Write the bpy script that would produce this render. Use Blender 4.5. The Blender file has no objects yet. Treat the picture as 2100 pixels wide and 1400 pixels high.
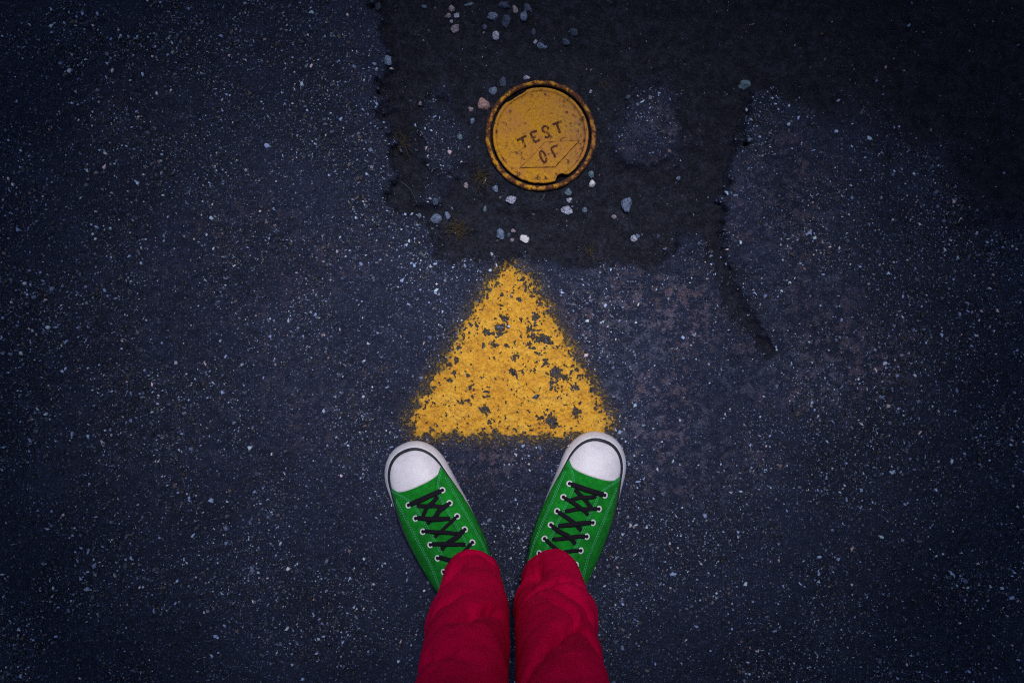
import bpy, bmesh, math, random
import numpy as np
from mathutils import Vector, Matrix

R = math.radians
rng = np.random.default_rng(7)
random.seed(7)
SC = bpy.context.scene
COL = SC.collection

# ------------------------------------------------------------------ camera
CAM_H = 1.5
PX = 1.0 / 1400.0                       # metres on the ground per photo pixel (2100 px wide = 1.5 m)
def g(px, py):                          # photo pixel -> ground point below a straight-down camera
    return ((px - 1050.0) * PX, (700.0 - py) * PX)

cam_d = bpy.data.cameras.new("camera")
cam = bpy.data.objects.new("camera", cam_d)
COL.objects.link(cam)
cam.location = (0, 0, CAM_H)
cam.rotation_euler = (0, 0, 0)
cam_d.lens = 36.0
cam_d.sensor_width = 36.0
cam_d.clip_start = 0.02
cam_d.clip_end = 2000.0
SC.camera = cam
SC.cycles.filter_width = 1.15
SC.cycles.use_denoising = False

# ------------------------------------------------------------------ light
SUN_TILT = R(18.0)                      # from the zenith, towards the top of the picture
SUN_AZ = R(78.0)                        # direction the light comes from, in the ground plane (90 deg = +Y)
sun_dir = Vector((math.sin(SUN_TILT) * math.cos(SUN_AZ), math.sin(SUN_TILT) * math.sin(SUN_AZ), math.cos(SUN_TILT)))
sun_d = bpy.data.lights.new("sun", "SUN")
sun_d.energy = 1.5
sun_d.angle = R(10.0)
sun_d.color = (1.0, 0.975, 0.975)
sun = bpy.data.objects.new("sun", sun_d)
COL.objects.link(sun)
sun.rotation_euler = sun_dir.to_track_quat('Z', 'Y').to_euler()

world = bpy.data.worlds.new("World")
SC.world = world
world.use_nodes = True
wn = world.node_tree
for n in list(wn.nodes):
    wn.nodes.remove(n)
sky_n = wn.nodes.new("ShaderNodeTexSky")
sky_n.sky_type = 'NISHITA'
sky_n.sun_disc = False
sky_n.sun_elevation = math.pi / 2 - SUN_TILT
sky_n.sun_rotation = math.pi / 2 - SUN_AZ
sky_n.ozone_density = 1.5
sky_n.dust_density = 3.0
bg_n = wn.nodes.new("ShaderNodeBackground")
bg_n.inputs["Strength"].default_value = 0.042
out_n = wn.nodes.new("ShaderNodeOutputWorld")
wn.links.new(sky_n.outputs[0], bg_n.inputs[0])
wn.links.new(bg_n.outputs[0], out_n.inputs[0])

vs = SC.view_settings
vs.view_transform = 'Standard'
vs.look = 'None'
vs.exposure = 1.3
vs.gamma = 1.0
vs.use_curve_mapping = False

# ------------------------------------------------------------------ small helpers
def new_mesh_obj(name, verts, faces, mat=None, parent=None, smooth=False):
    me = bpy.data.meshes.new(name)
    me.from_pydata([tuple(v) for v in verts], [], [tuple(f) for f in faces])
    if smooth:
        me.polygons.foreach_set("use_smooth", [True] * len(me.polygons))
    me.update()
    o = bpy.data.objects.new(name, me)
    COL.objects.link(o)
    if mat is not None:
        me.materials.append(mat)
    if parent is not None:
        o.parent = parent
    return o

def tag(o, label, cat, group=None, kind=None):
    o["label"] = label
    o["category"] = cat
    if group: o["group"] = group
    if kind: o["kind"] = kind
    return o

def empty(name, loc=(0, 0, 0), rz=0.0):
    o = bpy.data.objects.new(name, None)
    o.empty_display_size = 0.05
    COL.objects.link(o)
    o.location = loc
    o.rotation_euler = (0, 0, rz)
    return o

def mesh_from_arrays(name, V, F4, mat=None, parent=None, smooth=False, attrs=None):
    """V (n,3); F4 (m,k) all the same corner count."""
    V = np.asarray(V, np.float32); F4 = np.asarray(F4, np.int32)
    k = F4.shape[1]; m = len(F4)
    me = bpy.data.meshes.new(name)
    me.vertices.add(len(V)); me.vertices.foreach_set("co", V.ravel())
    me.loops.add(m * k); me.loops.foreach_set("vertex_index", F4.ravel())
    me.polygons.add(m)
    me.polygons.foreach_set("loop_start", np.arange(0, m * k, k, dtype=np.int32))
    me.polygons.foreach_set("use_smooth", np.full(m, smooth, bool))
    me.update(calc_edges=True)
    for an, (typ, dom, data) in (attrs or {}).items():
        a = me.attributes.new(an, typ, dom)
        if typ == 'FLOAT':
            a.data.foreach_set("value", np.asarray(data, np.float32).ravel())
        else:
            a.data.foreach_set("color", np.asarray(data, np.float32).ravel())
    o = bpy.data.objects.new(name, me)
    COL.objects.link(o)
    if mat is not None: me.materials.append(mat)
    if parent is not None: o.parent = parent
    return o

def grid_faces(nr, nc, wrap=False):
    F = []
    for i in range(nr - 1):
        for j in range(nc if wrap else nc - 1):
            a = i * nc + j; b = i * nc + (j + 1) % nc
            F.append((a, b, b + nc, a + nc))
    return F

def grid_faces_np(nr, nc):
    i, j = np.meshgrid(np.arange(nr - 1), np.arange(nc - 1), indexing='ij')
    a = (i * nc + j).ravel()
    return np.stack([a, a + 1, a + 1 + nc, a + nc], 1)

# --- numpy value noise
def _hash(ix, iy, seed):
    h = (ix.astype(np.int64) * 374761393 + iy.astype(np.int64) * 668265263 + seed * 1442695041) & 0x7fffffff
    h = ((h ^ (h >> 13)) * 1274126177) & 0x7fffffff
    h = (h ^ (h >> 16)) & 0xffff
    return h / 65535.0
def vnoise(x, y, seed=0):
    ix = np.floor(x); iy = np.floor(y)
    fx = x - ix; fy = y - iy
    fx = fx * fx * (3 - 2 * fx); fy = fy * fy * (3 - 2 * fy)
    a = _hash(ix, iy, seed); b = _hash(ix + 1, iy, seed)
    c = _hash(ix, iy + 1, seed); d = _hash(ix + 1, iy + 1, seed)
    return (a * (1 - fx) + b * fx) * (1 - fy) + (c * (1 - fx) + d * fx) * fy
def fbm(x, y, seed=0, octs=4):
    s = 0; a = 0.5; t = 0
    for k in range(octs):
        s = s + a * vnoise(x + 17.3 * k, y - 9.1 * k, seed + k); t += a
        x = x * 2.03; y = y * 2.03; a *= 0.5
    return s / t                                   # 0..1
def sstep(a, b, x):
    t = np.clip((x - a) / (b - a), 0, 1)
    return t * t * (3 - 2 * t)
def poly_sd(poly, x, y):
    """signed distance, negative inside"""
    P = np.asarray(poly, float); Q = np.roll(P, -1, 0)
    d = np.full(x.shape, 1e9); ins = np.zeros(x.shape, bool)
    for (ax, ay), (bx, by) in zip(P, Q):
        ex, ey = bx - ax, by - ay
        t = np.clip(((x - ax) * ex + (y - ay) * ey) / (ex * ex + ey * ey + 1e-12), 0, 1)
        d = np.minimum(d, np.hypot(x - ax - t * ex, y - ay - t * ey))
        cond = ((ay > y) != (by > y))
        with np.errstate(divide='ignore', invalid='ignore'):
            xi = ax + (y - ay) * ex / (ey if abs(ey) > 1e-12 else 1e-12)
        ins ^= cond & (x < xi)
    return np.where(ins, -d, d)
def line_d(pts, x, y):
    P = np.asarray(pts, float); d = np.full(x.shape, 1e9); tt = np.zeros(x.shape)
    n = len(P) - 1
    for i in range(n):
        ax, ay = P[i]; bx, by = P[i + 1]
        ex, ey = bx - ax, by - ay
        t = np.clip(((x - ax) * ex + (y - ay) * ey) / (ex * ex + ey * ey + 1e-12), 0, 1)
        dd = np.hypot(x - ax - t * ex, y - ay - t * ey)
        m = dd < d
        d = np.where(m, dd, d); tt = np.where(m, (i + t) / n, tt)
    return d, tt

# --- material helper
class MB:
    def __init__(self, name):
        self.m = bpy.data.materials.new(name)
        self.m.use_nodes = True
        self.t = self.m.node_tree
        self.b = self.t.nodes["Principled BSDF"]
        self.out = self.t.nodes["Material Output"]
    def n(self, typ, ins=None, **props):
        nd = self.t.nodes.new(typ)
        for k, v in props.items(): setattr(nd, k, v)
        for k, v in (ins or {}).items(): self.set(nd, k, v)
        return nd
    def set(self, nd, k, v):
        s = nd.inputs[k]
        if isinstance(v, bpy.types.NodeSocket): self.t.links.new(v, s)
        else: s.default_value = v
    def p(self, **kw):
        for k, v in kw.items(): self.set(self.b, k.replace("_", " "), v)
    def coord(self): return self.n("ShaderNodeTexCoord").outputs["Object"]
    def noise(self, vec, scale, detail=4, rough=0.6):
        return self.n("ShaderNodeTexNoise", {"Vector": vec, "Scale": scale, "Detail": detail, "Roughness": rough})
    def vor(self, vec, scale, **pr):
        return self.n("ShaderNodeTexVoronoi", {"Vector": vec, "Scale": scale}, **pr)
    def ramp(self, fac, stops, interp='LINEAR'):
        nd = self.n("ShaderNodeValToRGB", {"Fac": fac})
        cr = nd.color_ramp; cr.interpolation = interp
        while len(cr.elements) < len(stops): cr.elements.new(0.5)
        for e, (p, c) in zip(cr.elements, stops):
            e.position = p
            e.color = (c, c, c, 1) if isinstance(c, (int, float)) else (*c, 1)
        return nd.outputs["Color"]
    def mix(self, fac, a, b, mode='MIX'):
        nd = self.n("ShaderNodeMixRGB", blend_type=mode)
        for k, v in (("Fac", fac), ("Color1", a), ("Color2", b)):
            if isinstance(v, tuple): v = (*v, 1)
            self.set(nd, k, v)
        return nd.outputs["Color"]
    def math(self, op, a, b=0.0, clamp=False):
        nd = self.n("ShaderNodeMath", operation=op, use_clamp=clamp)
        self.set(nd, 0, a); self.set(nd, 1, b)
        return nd.outputs[0]
    def attr(self, name): return self.n("ShaderNodeAttribute", attribute_name=name)
    def bump(self, height, strength=0.5, dist=0.001, normal=None):
        nd = self.n("ShaderNodeBump", {"Height": height, "Strength": strength, "Distance": dist})
        if normal is not None: self.set(nd, "Normal", normal)
        return nd.outputs["Normal"]

# ------------------------------------------------------------------ materials
def mat_ground():
    M = MB("asphalt")
    c = M.coord()
    wob = M.noise(c, 300, 2)
    cw = M.n("ShaderNodeVectorMath", operation='MULTIPLY_ADD')
    M.set(cw, 0, wob.outputs["Color"]); cw.inputs[1].default_value = (0.003, 0.003, 0.003); M.set(cw, 2, c)
    cw = cw.outputs[0]
    v1 = M.vor(cw, 250); v2 = M.vor(cw, 620); v3 = M.vor(cw, 1000)
    r1 = M.n("ShaderNodeSeparateColor", {"Color": v1.outputs["Color"]}).outputs[0]
    r2 = M.n("ShaderNodeSeparateColor", {"Color": v2.outputs["Color"]}).outputs[1]
    r3 = M.n("ShaderNodeSeparateColor", {"Color": v3.outputs["Color"]}).outputs[0]
    binder = (0.0190, 0.0240, 0.0500)
    col1 = M.ramp(r1, [(0.0, binder), (0.4, (0.024, 0.030, 0.064)), (0.75, (0.048, 0.062, 0.145)), (0.92, (0.10, 0.115, 0.21)), (1.0, (0.20, 0.22, 0.35))])
    m1 = M.ramp(v1.outputs["Distance"], [(0.25, 1.0), (0.48, 0.0)])
    col2 = M.ramp(r2, [(0.0, binder), (0.5, (0.023, 0.029, 0.058)), (0.8, (0.062, 0.080, 0.18)), (0.94, (0.13, 0.15, 0.25)), (1.0, (0.28, 0.3, 0.42))])
    m2 = M.ramp(v2.outputs["Distance"], [(0.2, 1.0), (0.45, 0.0)])
    base = M.mix(m2, binder, col2)
    base = M.mix(m1, base, col1)
    # worn mauve patches
    pk = M.attr("pink").outputs["Fac"]
    pn = M.noise(c, 62, 6, 0.72).outputs["Fac"]
    pm = M.math('MULTIPLY', M.ramp(pn, [(0.50, 0.0), (0.58, 1.0)]), pk)
    pcol = M.ramp(M.noise(c, 500, 3).outputs["Fac"], [(0.35, (0.045, 0.036, 0.055)), (0.68, (0.20, 0.150, 0.21))])
    pcol = M.mix(M.ramp(M.noise(c, 9, 4).outputs["Fac"], [(0.42, 0.0), (0.60, 0.85)]), pcol, M.ramp(M.noise(c, 500, 3).outputs["Fac"], [(0.35, (0.032, 0.042, 0.075)), (0.7, (0.11, 0.14, 0.24))]))
    base = M.mix(pm, base, pcol)
    # large tonal drift
    big = M.ramp(M.noise(c, 7, 5).outputs["Fac"], [(0.3, 0.72), (0.7, 1.2)])
    base = M.mix(1.0, base, big, 'MULTIPLY')
    # tar and dirt of the sunken patch, plus top-right corner shade as colour
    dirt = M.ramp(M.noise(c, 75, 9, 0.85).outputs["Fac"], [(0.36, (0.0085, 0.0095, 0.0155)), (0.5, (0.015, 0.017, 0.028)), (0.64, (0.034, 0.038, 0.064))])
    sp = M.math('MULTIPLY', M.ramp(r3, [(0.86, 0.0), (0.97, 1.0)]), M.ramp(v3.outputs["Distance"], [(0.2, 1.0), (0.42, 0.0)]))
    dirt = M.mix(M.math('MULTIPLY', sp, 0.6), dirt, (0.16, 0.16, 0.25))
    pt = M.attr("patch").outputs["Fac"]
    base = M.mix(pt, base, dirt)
    # thin olive overspray round the painted triangle
    ov = M.attr("spray").outputs["Fac"]
    on = M.math('MULTIPLY', M.ramp(M.noise(c, 420, 4, 0.8).outputs["Fac"], [(0.42, 0.0), (0.62, 1.0)]), ov)
    base = M.mix(M.math('MULTIPLY', on, 0.65), base, (0.20, 0.13, 0.012))
    h = M.math('ADD', M.math('MULTIPLY', m1, 0.7), M.math('MULTIPLY', M.noise(c, 900, 4, 0.7).outputs["Fac"], 0.6))
    M.p(Base_Color=base, Roughness=M.ramp(r1, [(0, 0.62), (1, 0.85)]), Normal=M.bump(h, 1.0, 0.0018))
    M.b.inputs["Specular IOR Level"].default_value = 0.12
    return M.m

def mat_chip():
    M = MB("stone_chip")
    a = M.attr("tint").outputs["Color"]
    nz = M.noise(M.coord(), 900, 3).outputs["Fac"]
    M.p(Base_Color=M.mix(1.0, a, M.ramp(nz, [(0.3, 0.65), (0.7, 1.15)]), 'MULTIPLY'), Roughness=0.55)
    return M.m

def mat_paint():
    M = MB("road_paint")
    c = M.coord()
    big = M.noise(c, 30, 5, 0.65).outputs["Fac"]
    fine = M.noise(c, 520, 5, 0.75).outputs["Fac"]
    col = M.ramp(big, [(0.32, (0.62, 0.27, 0.012)), (0.5, (0.76, 0.38, 0.02)), (0.68, (0.82, 0.46, 0.045))])
    col = M.mix(1.0, col, M.ramp(fine, [(0.32, 0.30), (0.46, 0.86), (0.58, 1.0), (0.72, 1.12)]), 'MULTIPLY')
    grime = M.ramp(M.noise(c, 150, 6, 0.75).outputs["Fac"], [(0.50, 0.0), (0.66, 0.85)])
    col = M.mix(grime, col, (0.30, 0.14, 0.025))
    col = M.mix(M.ramp(M.noise(c, 380, 6, 0.85).outputs["Fac"], [(0.57, 0.0), (0.66, 0.85)]), col, (0.10, 0.06, 0.03))
    w = M.attr("wear").outputs["Fac"]
    col = M.mix(w, col, (0.115, 0.075, 0.012))
    M.p(Base_Color=col, Roughness=0.75, Normal=M.bump(fine, 0.8, 0.0012))
    return M.m

def mat_cover(name, rust_bias):
    M = MB(name)
    c = M.coord()
    n1 = M.noise(c, 95, 8, 0.75).outputs["Fac"]
    n2 = M.noise(c, 420, 5, 0.7).outputs["Fac"]
    rust = M.attr("rust").outputs["Fac"]
    k = M.math('ADD', M.math('ADD', n1, M.math('MULTIPLY', rust, 0.34)), rust_bias)
    yel = M.ramp(n2, [(0.3, (0.42, 0.18, 0.010)), (0.55, (0.64, 0.30, 0.012)), (0.75, (0.70, 0.35, 0.02))])
    # grey worn film where feet and tyres have rubbed
    wr = M.attr("worn").outputs["Fac"]
    wm = M.math('MULTIPLY', M.ramp(M.noise(c, 130, 6, 0.8).outputs["Fac"], [(0.35, 0.0), (0.62, 1.0)]), wr)
    yel = M.mix(wm, yel, (0.17, 0.125, 0.10))
    rcol = M.ramp(n2, [(0.3, (0.035, 0.014, 0.01)), (0.6, (0.13, 0.045, 0.02)), (0.8, (0.24, 0.09, 0.03))])
    n3 = M.noise(c, 230, 7, 0.8).outputs["Fac"]
    yel = M.mix(M.ramp(n3, [(0.50, 0.0), (0.66, 0.85)]), yel, (0.19, 0.08, 0.02))
    yel = M.mix(M.ramp(M.noise(c, 22, 5, 0.7).outputs["Fac"], [(0.42, 0.0), (0.62, 0.85)]), yel, (0.52, 0.215, 0.045))
    col = M.mix(M.ramp(k, [(0.60, 0.0), (0.67, 1.0)]), yel, rcol)
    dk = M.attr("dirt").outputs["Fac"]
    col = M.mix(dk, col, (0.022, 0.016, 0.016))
    h = M.math('ADD', M.math('MULTIPLY', n1, 1.0), M.math('MULTIPLY', n2, 0.5))
    M.p(Base_Color=col, Roughness=0.7, Normal=M.bump(h, 0.6, 0.0016))
    M.b.inputs["Specular IOR Level"].default_value = 0.2
    return M.m

def mat_pebble(name, dark, light, speck=0.5):
    M = MB(name)
    c = M.coord()
    v = M.vor(c, 900)
    r = M.n("ShaderNodeSeparateColor", {"Color": v.outputs["Color"]}).outputs[0]
    n = M.noise(c, 260, 5, 0.7).outputs["Fac"]
    col = M.ramp(M.math('ADD', M.math('MULTIPLY', r, speck), M.math('MULTIPLY', n, 1 - speck)), [(0.25, dark), (0.68, light)])
    M.p(Base_Color=col, Roughness=0.7, Normal=M.bump(n, 0.7, 0.0015))
    return M.m

def mat_canvas():
    M = MB("green_canvas")
    c = M.coord()
    w1 = M.n("ShaderNodeTexWave", {"Vector": c, "Scale": 420.0, "Distortion": 1.5}, wave_type='BANDS', bands_direction='X')
    w2 = M.n("ShaderNodeTexWave", {"Vector": c, "Scale": 420.0, "Distortion": 1.5}, wave_type='BANDS', bands_direction='Y')
    wv = M.math('MULTIPLY', w1.outputs["Fac"], w2.outputs["Fac"])
    n = M.noise(c, 60, 5).outputs["Fac"]
    col = M.ramp(n, [(0.3, (0.004, 0.20, 0.014)), (0.7, (0.006, 0.37, 0.026))])
    col = M.mix(M.ramp(M.noise(c, 700, 3).outputs["Fac"], [(0.4, 0.0), (0.75, 0.5)]), col, (0.01, 0.085, 0.02))
    col = M.mix(M.ramp(M.noise(c, 140, 6, 0.75).outputs["Fac"], [(0.45, 0.0), (0.72, 0.75)]), col, (0.005, 0.10, 0.014))
    M.p(Base_Color=col, Roughness=0.95, Normal=M.bump(M.noise(c, 110, 5, 0.6).outputs["Fac"], 0.5, 0.003, M.bump(wv, 0.6, 0.0006)))
    M.b.inputs["Specular IOR Level"].default_value = 0.2
    return M.m

def mat_rubber():
    M = MB("white_rubber")
    c = M.coord()
    n = M.noise(c, 35, 6, 0.7).outputs["Fac"]
    f = M.noise(c, 300, 4, 0.8).outputs["Fac"]
    col = M.ramp(n, [(0.3, (0.68, 0.65, 0.75)), (0.6, (0.80, 0.78, 0.87))])
    col = M.mix(M.ramp(f, [(0.64, 0.0), (0.78, 0.6)]), col, (0.16, 0.13, 0.13))
    col = M.mix(M.ramp(M.noise(c, 55, 8, 0.8).outputs["Fac"], [(0.54, 0.0), (0.72, 0.4)]), col, (0.42, 0.38, 0.43))
    d = M.attr("grime").outputs["Fac"]
    gm = M.math('MULTIPLY', M.ramp(M.noise(c, 120, 6, 0.8).outputs["Fac"], [(0.3, 0.25), (0.7, 0.9)]), d)
    col = M.mix(gm, col, (0.34, 0.25, 0.26))
    M.p(Base_Color=col, Roughness=0.5, Normal=M.bump(n, 0.2, 0.001))
    return M.m

def mat_simple(name, c1, c2, scale=200, rough=0.8, spec=0.3, bump=0.3, metal=0.0):
    M = MB(name)
    n = M.noise(M.coord(), scale, 4, 0.65).outputs["Fac"]
    M.p(Base_Color=M.ramp(n, [(0.3, c1), (0.7, c2)]), Roughness=rough, Normal=M.bump(n, bump, 0.0008), Metallic=metal)
    M.b.inputs["Specular IOR Level"].default_value = spec
    return M.m

def mat_denim():
    M = MB("red_twill")
    c = M.coord()
    w = M.n("ShaderNodeTexWave", {"Vector": c, "Scale": 260.0, "Distortion": 2.0, "Detail": 2.0}, wave_type='BANDS', bands_direction='DIAGONAL')
    n = M.noise(c, 28, 6, 0.6).outputs["Fac"]
    f = M.noise(c, 800, 3, 0.7).outputs["Fac"]
    col = M.ramp(n, [(0.3, (0.58, 0.0005, 0.048)), (0.7, (0.76, 0.0006, 0.068))])
    col = M.mix(1.0, col, M.ramp(f, [(0.3, 0.6), (0.7, 1.15)]), 'MULTIPLY')
    M.p(Base_Color=col, Roughness=0.9, Normal=M.bump(f, 0.6, 0.0007, M.bump(M.noise(c, 75, 6, 0.7).outputs["Fac"], 0.35, 0.004)))
    M.b.inputs["Specular IOR Level"].default_value = 0.04
    return M.m

M_ground = mat_ground(); M_chip = mat_chip(); M_paint = mat_paint()
M_lid = mat_cover("painted_iron_lid", 0.035); M_ring = mat_cover("rusty_iron_ring", 0.085)
M_canvas = mat_canvas(); M_rubber = mat_rubber(); M_denim = mat_denim()
M_stripe = mat_simple("navy_stripe", (0.008, 0.01, 0.02), (0.018, 0.02, 0.035), rough=0.5)
M_lace = mat_simple("black_cotton_lace", (0.006, 0.005, 0.010), (0.016, 0.013, 0.022), 1500, 0.95, 0.15, 0.8)
M_eyelet = mat_simple("white_enamel_eyelet", (0.55, 0.52, 0.62), (0.78, 0.76, 0.84), 400, 0.35, 0.5, 0.1)
M_stitch = mat_simple("pale_teal_thread", (0.05, 0.30, 0.17), (0.12, 0.45, 0.28), 900, 0.8, 0.2, 0.3)
M_hole = mat_simple("eyelet_dark", (0.004, 0.004, 0.008), (0.009, 0.008, 0.014), 400, 0.9, 0.1)
M_skin = mat_simple("skin", (0.50, 0.31, 0.22), (0.58, 0.37, 0.27), 90, 0.55)
M_straw = mat_simple("dry_grass", (0.035, 0.026, 0.015), (0.085, 0.062, 0.035), 300, 0.8)
M_blade = mat_simple("green_grey_blade", (0.05, 0.10, 0.08), (0.09, 0.15, 0.12), 300, 0.8)
M_leaf = mat_simple("tree_leaf", (0.03, 0.055, 0.018), (0.05, 0.085, 0.028), 9, 0.6)
M_bark = mat_simple("bark", (0.05, 0.038, 0.03), (0.14, 0.11, 0.085), 14, 0.9, 0.2, 1.0)

# ------------------------------------------------------------------ ground shape
PATCH_AND_CORNER_SHADE = [g(*p) for p in [(742, -260), (778, 60), (790, 130), (788, 230), (800, 330), (826, 415), (868, 482), (918, 528), (985, 524),
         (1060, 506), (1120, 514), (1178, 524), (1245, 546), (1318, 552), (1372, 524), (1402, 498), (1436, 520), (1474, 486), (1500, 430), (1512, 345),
         (1530, 250), (1536, 170), (1610, 190), (1700, 240), (1790, 225), (1850, 300), (1930, 330), (2010, 420), (2140, 470), (2300, 480), (2300, -260)]]  # top-right arm beyond the real patch: corner shade painted as ground colour
CRACK = [g(*p) for p in [(1462, 490), (1490, 560), (1502, 610), (1545, 668), (1566, 706), (1592, 735)]]
LUMPS = [(g(1340, 262), 0.066, 0.085), (g(905, 300), 0.05, 0.09), (g(1420, 505), 0.022, 0.03)]
TRI = [g(1045, 540), g(1088, 572), g(1254, 862), g(1236, 896), g(852, 890), g(842, 856), g(1006, 580)]
CX, CY = g(1109, 277)

def masks(x, y):
    wob = (fbm(x * 24, y * 24, 3, 5) - 0.5) * 0.075 + (fbm(x * 110, y * 110, 5, 4) - 0.5) * 0.034
    sd = poly_sd(PATCH_AND_CORNER_SHADE, x, y) + wob
    soft = 0.045 * sstep(0.36, 0.50, x) * sstep(0.0, 0.25, y)  # wide soft edge for the painted corner shade
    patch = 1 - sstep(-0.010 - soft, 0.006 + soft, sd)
    lump = np.zeros_like(x)
    for (lx, ly), rx, ry in LUMPS:
        d = np.hypot((x - lx) / rx, (y - ly) / ry) + wob * 14
        lump = np.maximum(lump, 1 - sstep(0.55, 1.05, d))
    cd, ct = line_d(CRACK, x, y)
    wid = 0.018 - 0.010 * np.abs(ct - 0.35) + (fbm(x * 40, y * 40, 9) - 0.5) * 0.03
    crack = 0.9 * (1 - sstep(wid * 0.25, wid * 1.15, cd + (fbm(x * 120, y * 120, 13, 3) - 0.5) * 0.02))
    crack *= 1 - sstep(0.93, 1.0, ct)
    m = np.maximum(patch * (1 - 0.85 * lump), crack)
    return m, patch, lump, crack, sd

def height(x, y):
    m, patch, lump, crack, sd = masks(x, y)
    rough = (fbm(x * 120, y * 120, 21, 3) - 0.5) * 0.0050 + (vnoise(x * 330, y * 330, 31) - 0.5) * 0.0020
    dirt = (fbm(x * 60, y * 60, 41, 5) - 0.5) * 0.0085
    z = (fbm(x * 6, y * 6, 11, 3) - 0.5) * 0.006
    z = z + rough * (1 - 0.6 * m) + dirt * m
    z = z - 0.019 * patch * (1 - 0.75 * lump) - 0.014 * crack * (1 - patch)
    rr = np.hypot(x - CX, y - CY)
    z = np.where(rr < 0.14, z * sstep(0.085, 0.14, rr) + (-0.0095 + dirt) * (1 - sstep(0.085, 0.14, rr)), z)
    z = z - 0.05 * (1 - sstep(0.060, 0.072, rr))
    near = 1 - sstep(0.9, 2.0, np.hypot(x, y))
    return z * near + (1 - near) * (fbm(x * 1.5, y * 1.5, 12, 2) - 0.5) * 0.01 * (np.hypot(x, y) < 20)

def axis(lo, hi, step):
    core = np.arange(lo, hi + 1e-9, step)
    out = []; d = step; v = hi
    while v < 300:
        d *= 1.28; v += d; out.append(v)
    neg = []; d = step; v = lo
    while v > -300:
        d *= 1.28; v -= d; neg.append(v)
    return np.array(neg[::-1] + list(core) + out)
gx = axis(-0.82, 0.82, 0.0025); gy = axis(-0.56, 0.56, 0.0025)
GX, GY = np.meshgrid(gx, gy)
GZ = height(GX, GY)
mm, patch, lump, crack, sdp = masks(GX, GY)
def blobmask(x, y):
    p = np.zeros_like(x)
    for (px, py, rx, ry, a) in [(1360, 640, 150, 110, 1.0), (1240, 650, 110, 110, .8), (1330, 850, 150, 130, .9), (1420, 960, 190, 90, .6), (1610, 420, 130, 190, .6), (1360, 290, 90, 90, .7),
                                (1020, 950, 90, 50, .8), (420, 620, 300, 200, .22), (330, 880, 250, 200, .2), (1560, 760, 160, 90, .6), (1720, 740, 190, 130, .8), (1660, 600, 120, 120, .6), (560, 520, 260, 160, .3), (620, 820, 240, 160, .25), (300, 240, 120, 110, .25)]:
        cx, cy = g(px, py)
        d = np.hypot((x - cx) / (rx * PX), (y - cy) / (ry * PX))
        p = np.maximum(p, a * (1 - sstep(0.4, 1.25, d)))
    return p
pink = blobmask(GX, GY)
sdt = poly_sd(TRI, GX, GY)
spray = np.clip(1 - sdt / 0.028, 0, 1) ** 1.4
V = np.stack([GX.ravel(), GY.ravel(), GZ.ravel()], 1)
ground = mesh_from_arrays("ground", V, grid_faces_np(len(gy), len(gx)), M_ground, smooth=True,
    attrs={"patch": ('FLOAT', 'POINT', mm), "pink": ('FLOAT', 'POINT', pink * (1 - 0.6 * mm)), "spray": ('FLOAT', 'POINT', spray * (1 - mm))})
ground["kind"] = "structure"

# ------------------------------------------------------------------ painted triangle: a thin film with real holes
st = 0.0009
tx = np.arange(-0.185, 0.185, st); ty = np.arange(-0.165, 0.15, st)
TX, TY = np.meshgrid(tx, ty)
sd = poly_sd(TRI, TX, TY)
edge_n = (fbm(TX * 95, TY * 95, 51, 5) - 0.5)
fine_n = fbm(TX * 300, TY * 300, 61, 4)
e = sd + edge_n * 0.024
pinhole = fbm(TX * 120, TY * 120, 71, 4)
medhole = fbm(TX * 45, TY * 45, 75, 4)
hole = (pinhole > 0.775) | (fine_n > 0.76 - 0.09 * sstep(0.45, 0.7, medhole)) | ((medhole > 0.755) & (fine_n > 0.46))
def blob(px, py, rx, ry, k=0.5):
    cx, cy = g(px, py)
    d = np.hypot((TX - cx) / (rx * PX), (TY - cy) / (ry * PX)) + edge_n * 3.2 * k + (fine_n - 0.5) * 2.4 + 0.42
    return d < 1
for b in [(1005, 682, 15, 9), (1025, 676, 12, 16), (1032, 668, 9, 14), (1017, 706, 15, 7), (1037, 709, 8, 5), (1108, 695, 22, 10), (1085, 706, 12, 9), (1133, 703, 6, 5),
          (1182, 846, 9, 17, .3), (1140, 765, 20, 20, .4), (1130, 785, 8, 20, .4), (1155, 772, 16, 12, .5), (1150, 816, 9, 8), (922, 780, 7, 5), (930, 764, 7, 5), (1050, 760, 8, 6), (1002, 868, 6, 7), (937, 738, 7, 8), (943, 712, 8, 7),
          (1035, 651, 9, 8), (1065, 613, 7, 6), (985, 602, 8, 6), (1098, 650, 10, 10), (1056, 735, 10, 12), (994, 842, 10, 12), (1000, 810, 12, 20, .9), (1128, 860, 12, 16, .9), (1098, 812, 8, 6), (960, 585, 10, 10)]:
    hole |= blob(*b)
keepv = (e < -0.002) & ~hole & ~((e > -0.012) & (fine_n > 0.66 - (e + 0.012) * 9.0))
# dusting of overspray just outside the edge
dn = fbm(TX * 420 + 7, TY * 420, 63, 3)
dust = (e > -0.004) & (e < 0.016) & (np.maximum(fine_n, dn) > 0.60 + np.clip(e, 0, 1) * 9.0)
wear = sstep(-0.010, 0.006, e) * 0.7 + 0.25 * sstep(0.5, 0.62, fine_n) * sstep(-0.03, 0.0, e)
wear = np.clip(wear, 0, 0.9)
keep = keepv | dust
kfill = keep.copy()
for _ in range(1):
    kfill[1:-1, 1:-1] = keep[1:-1, 1:-1] | keep[:-2, 1:-1] | keep[2:, 1:-1] | keep[1:-1, :-2] | keep[1:-1, 2:]
TZ = height(TX, TY) + 0.0011 + 0.0005 * fine_n
F = grid_faces_np(len(ty), len(tx))
kf = keep.ravel()[F].sum(1) >= 3
F = F[kf]
used = np.unique(F); remap = np.full(TX.size, -1); remap[used] = np.arange(len(used))
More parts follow.
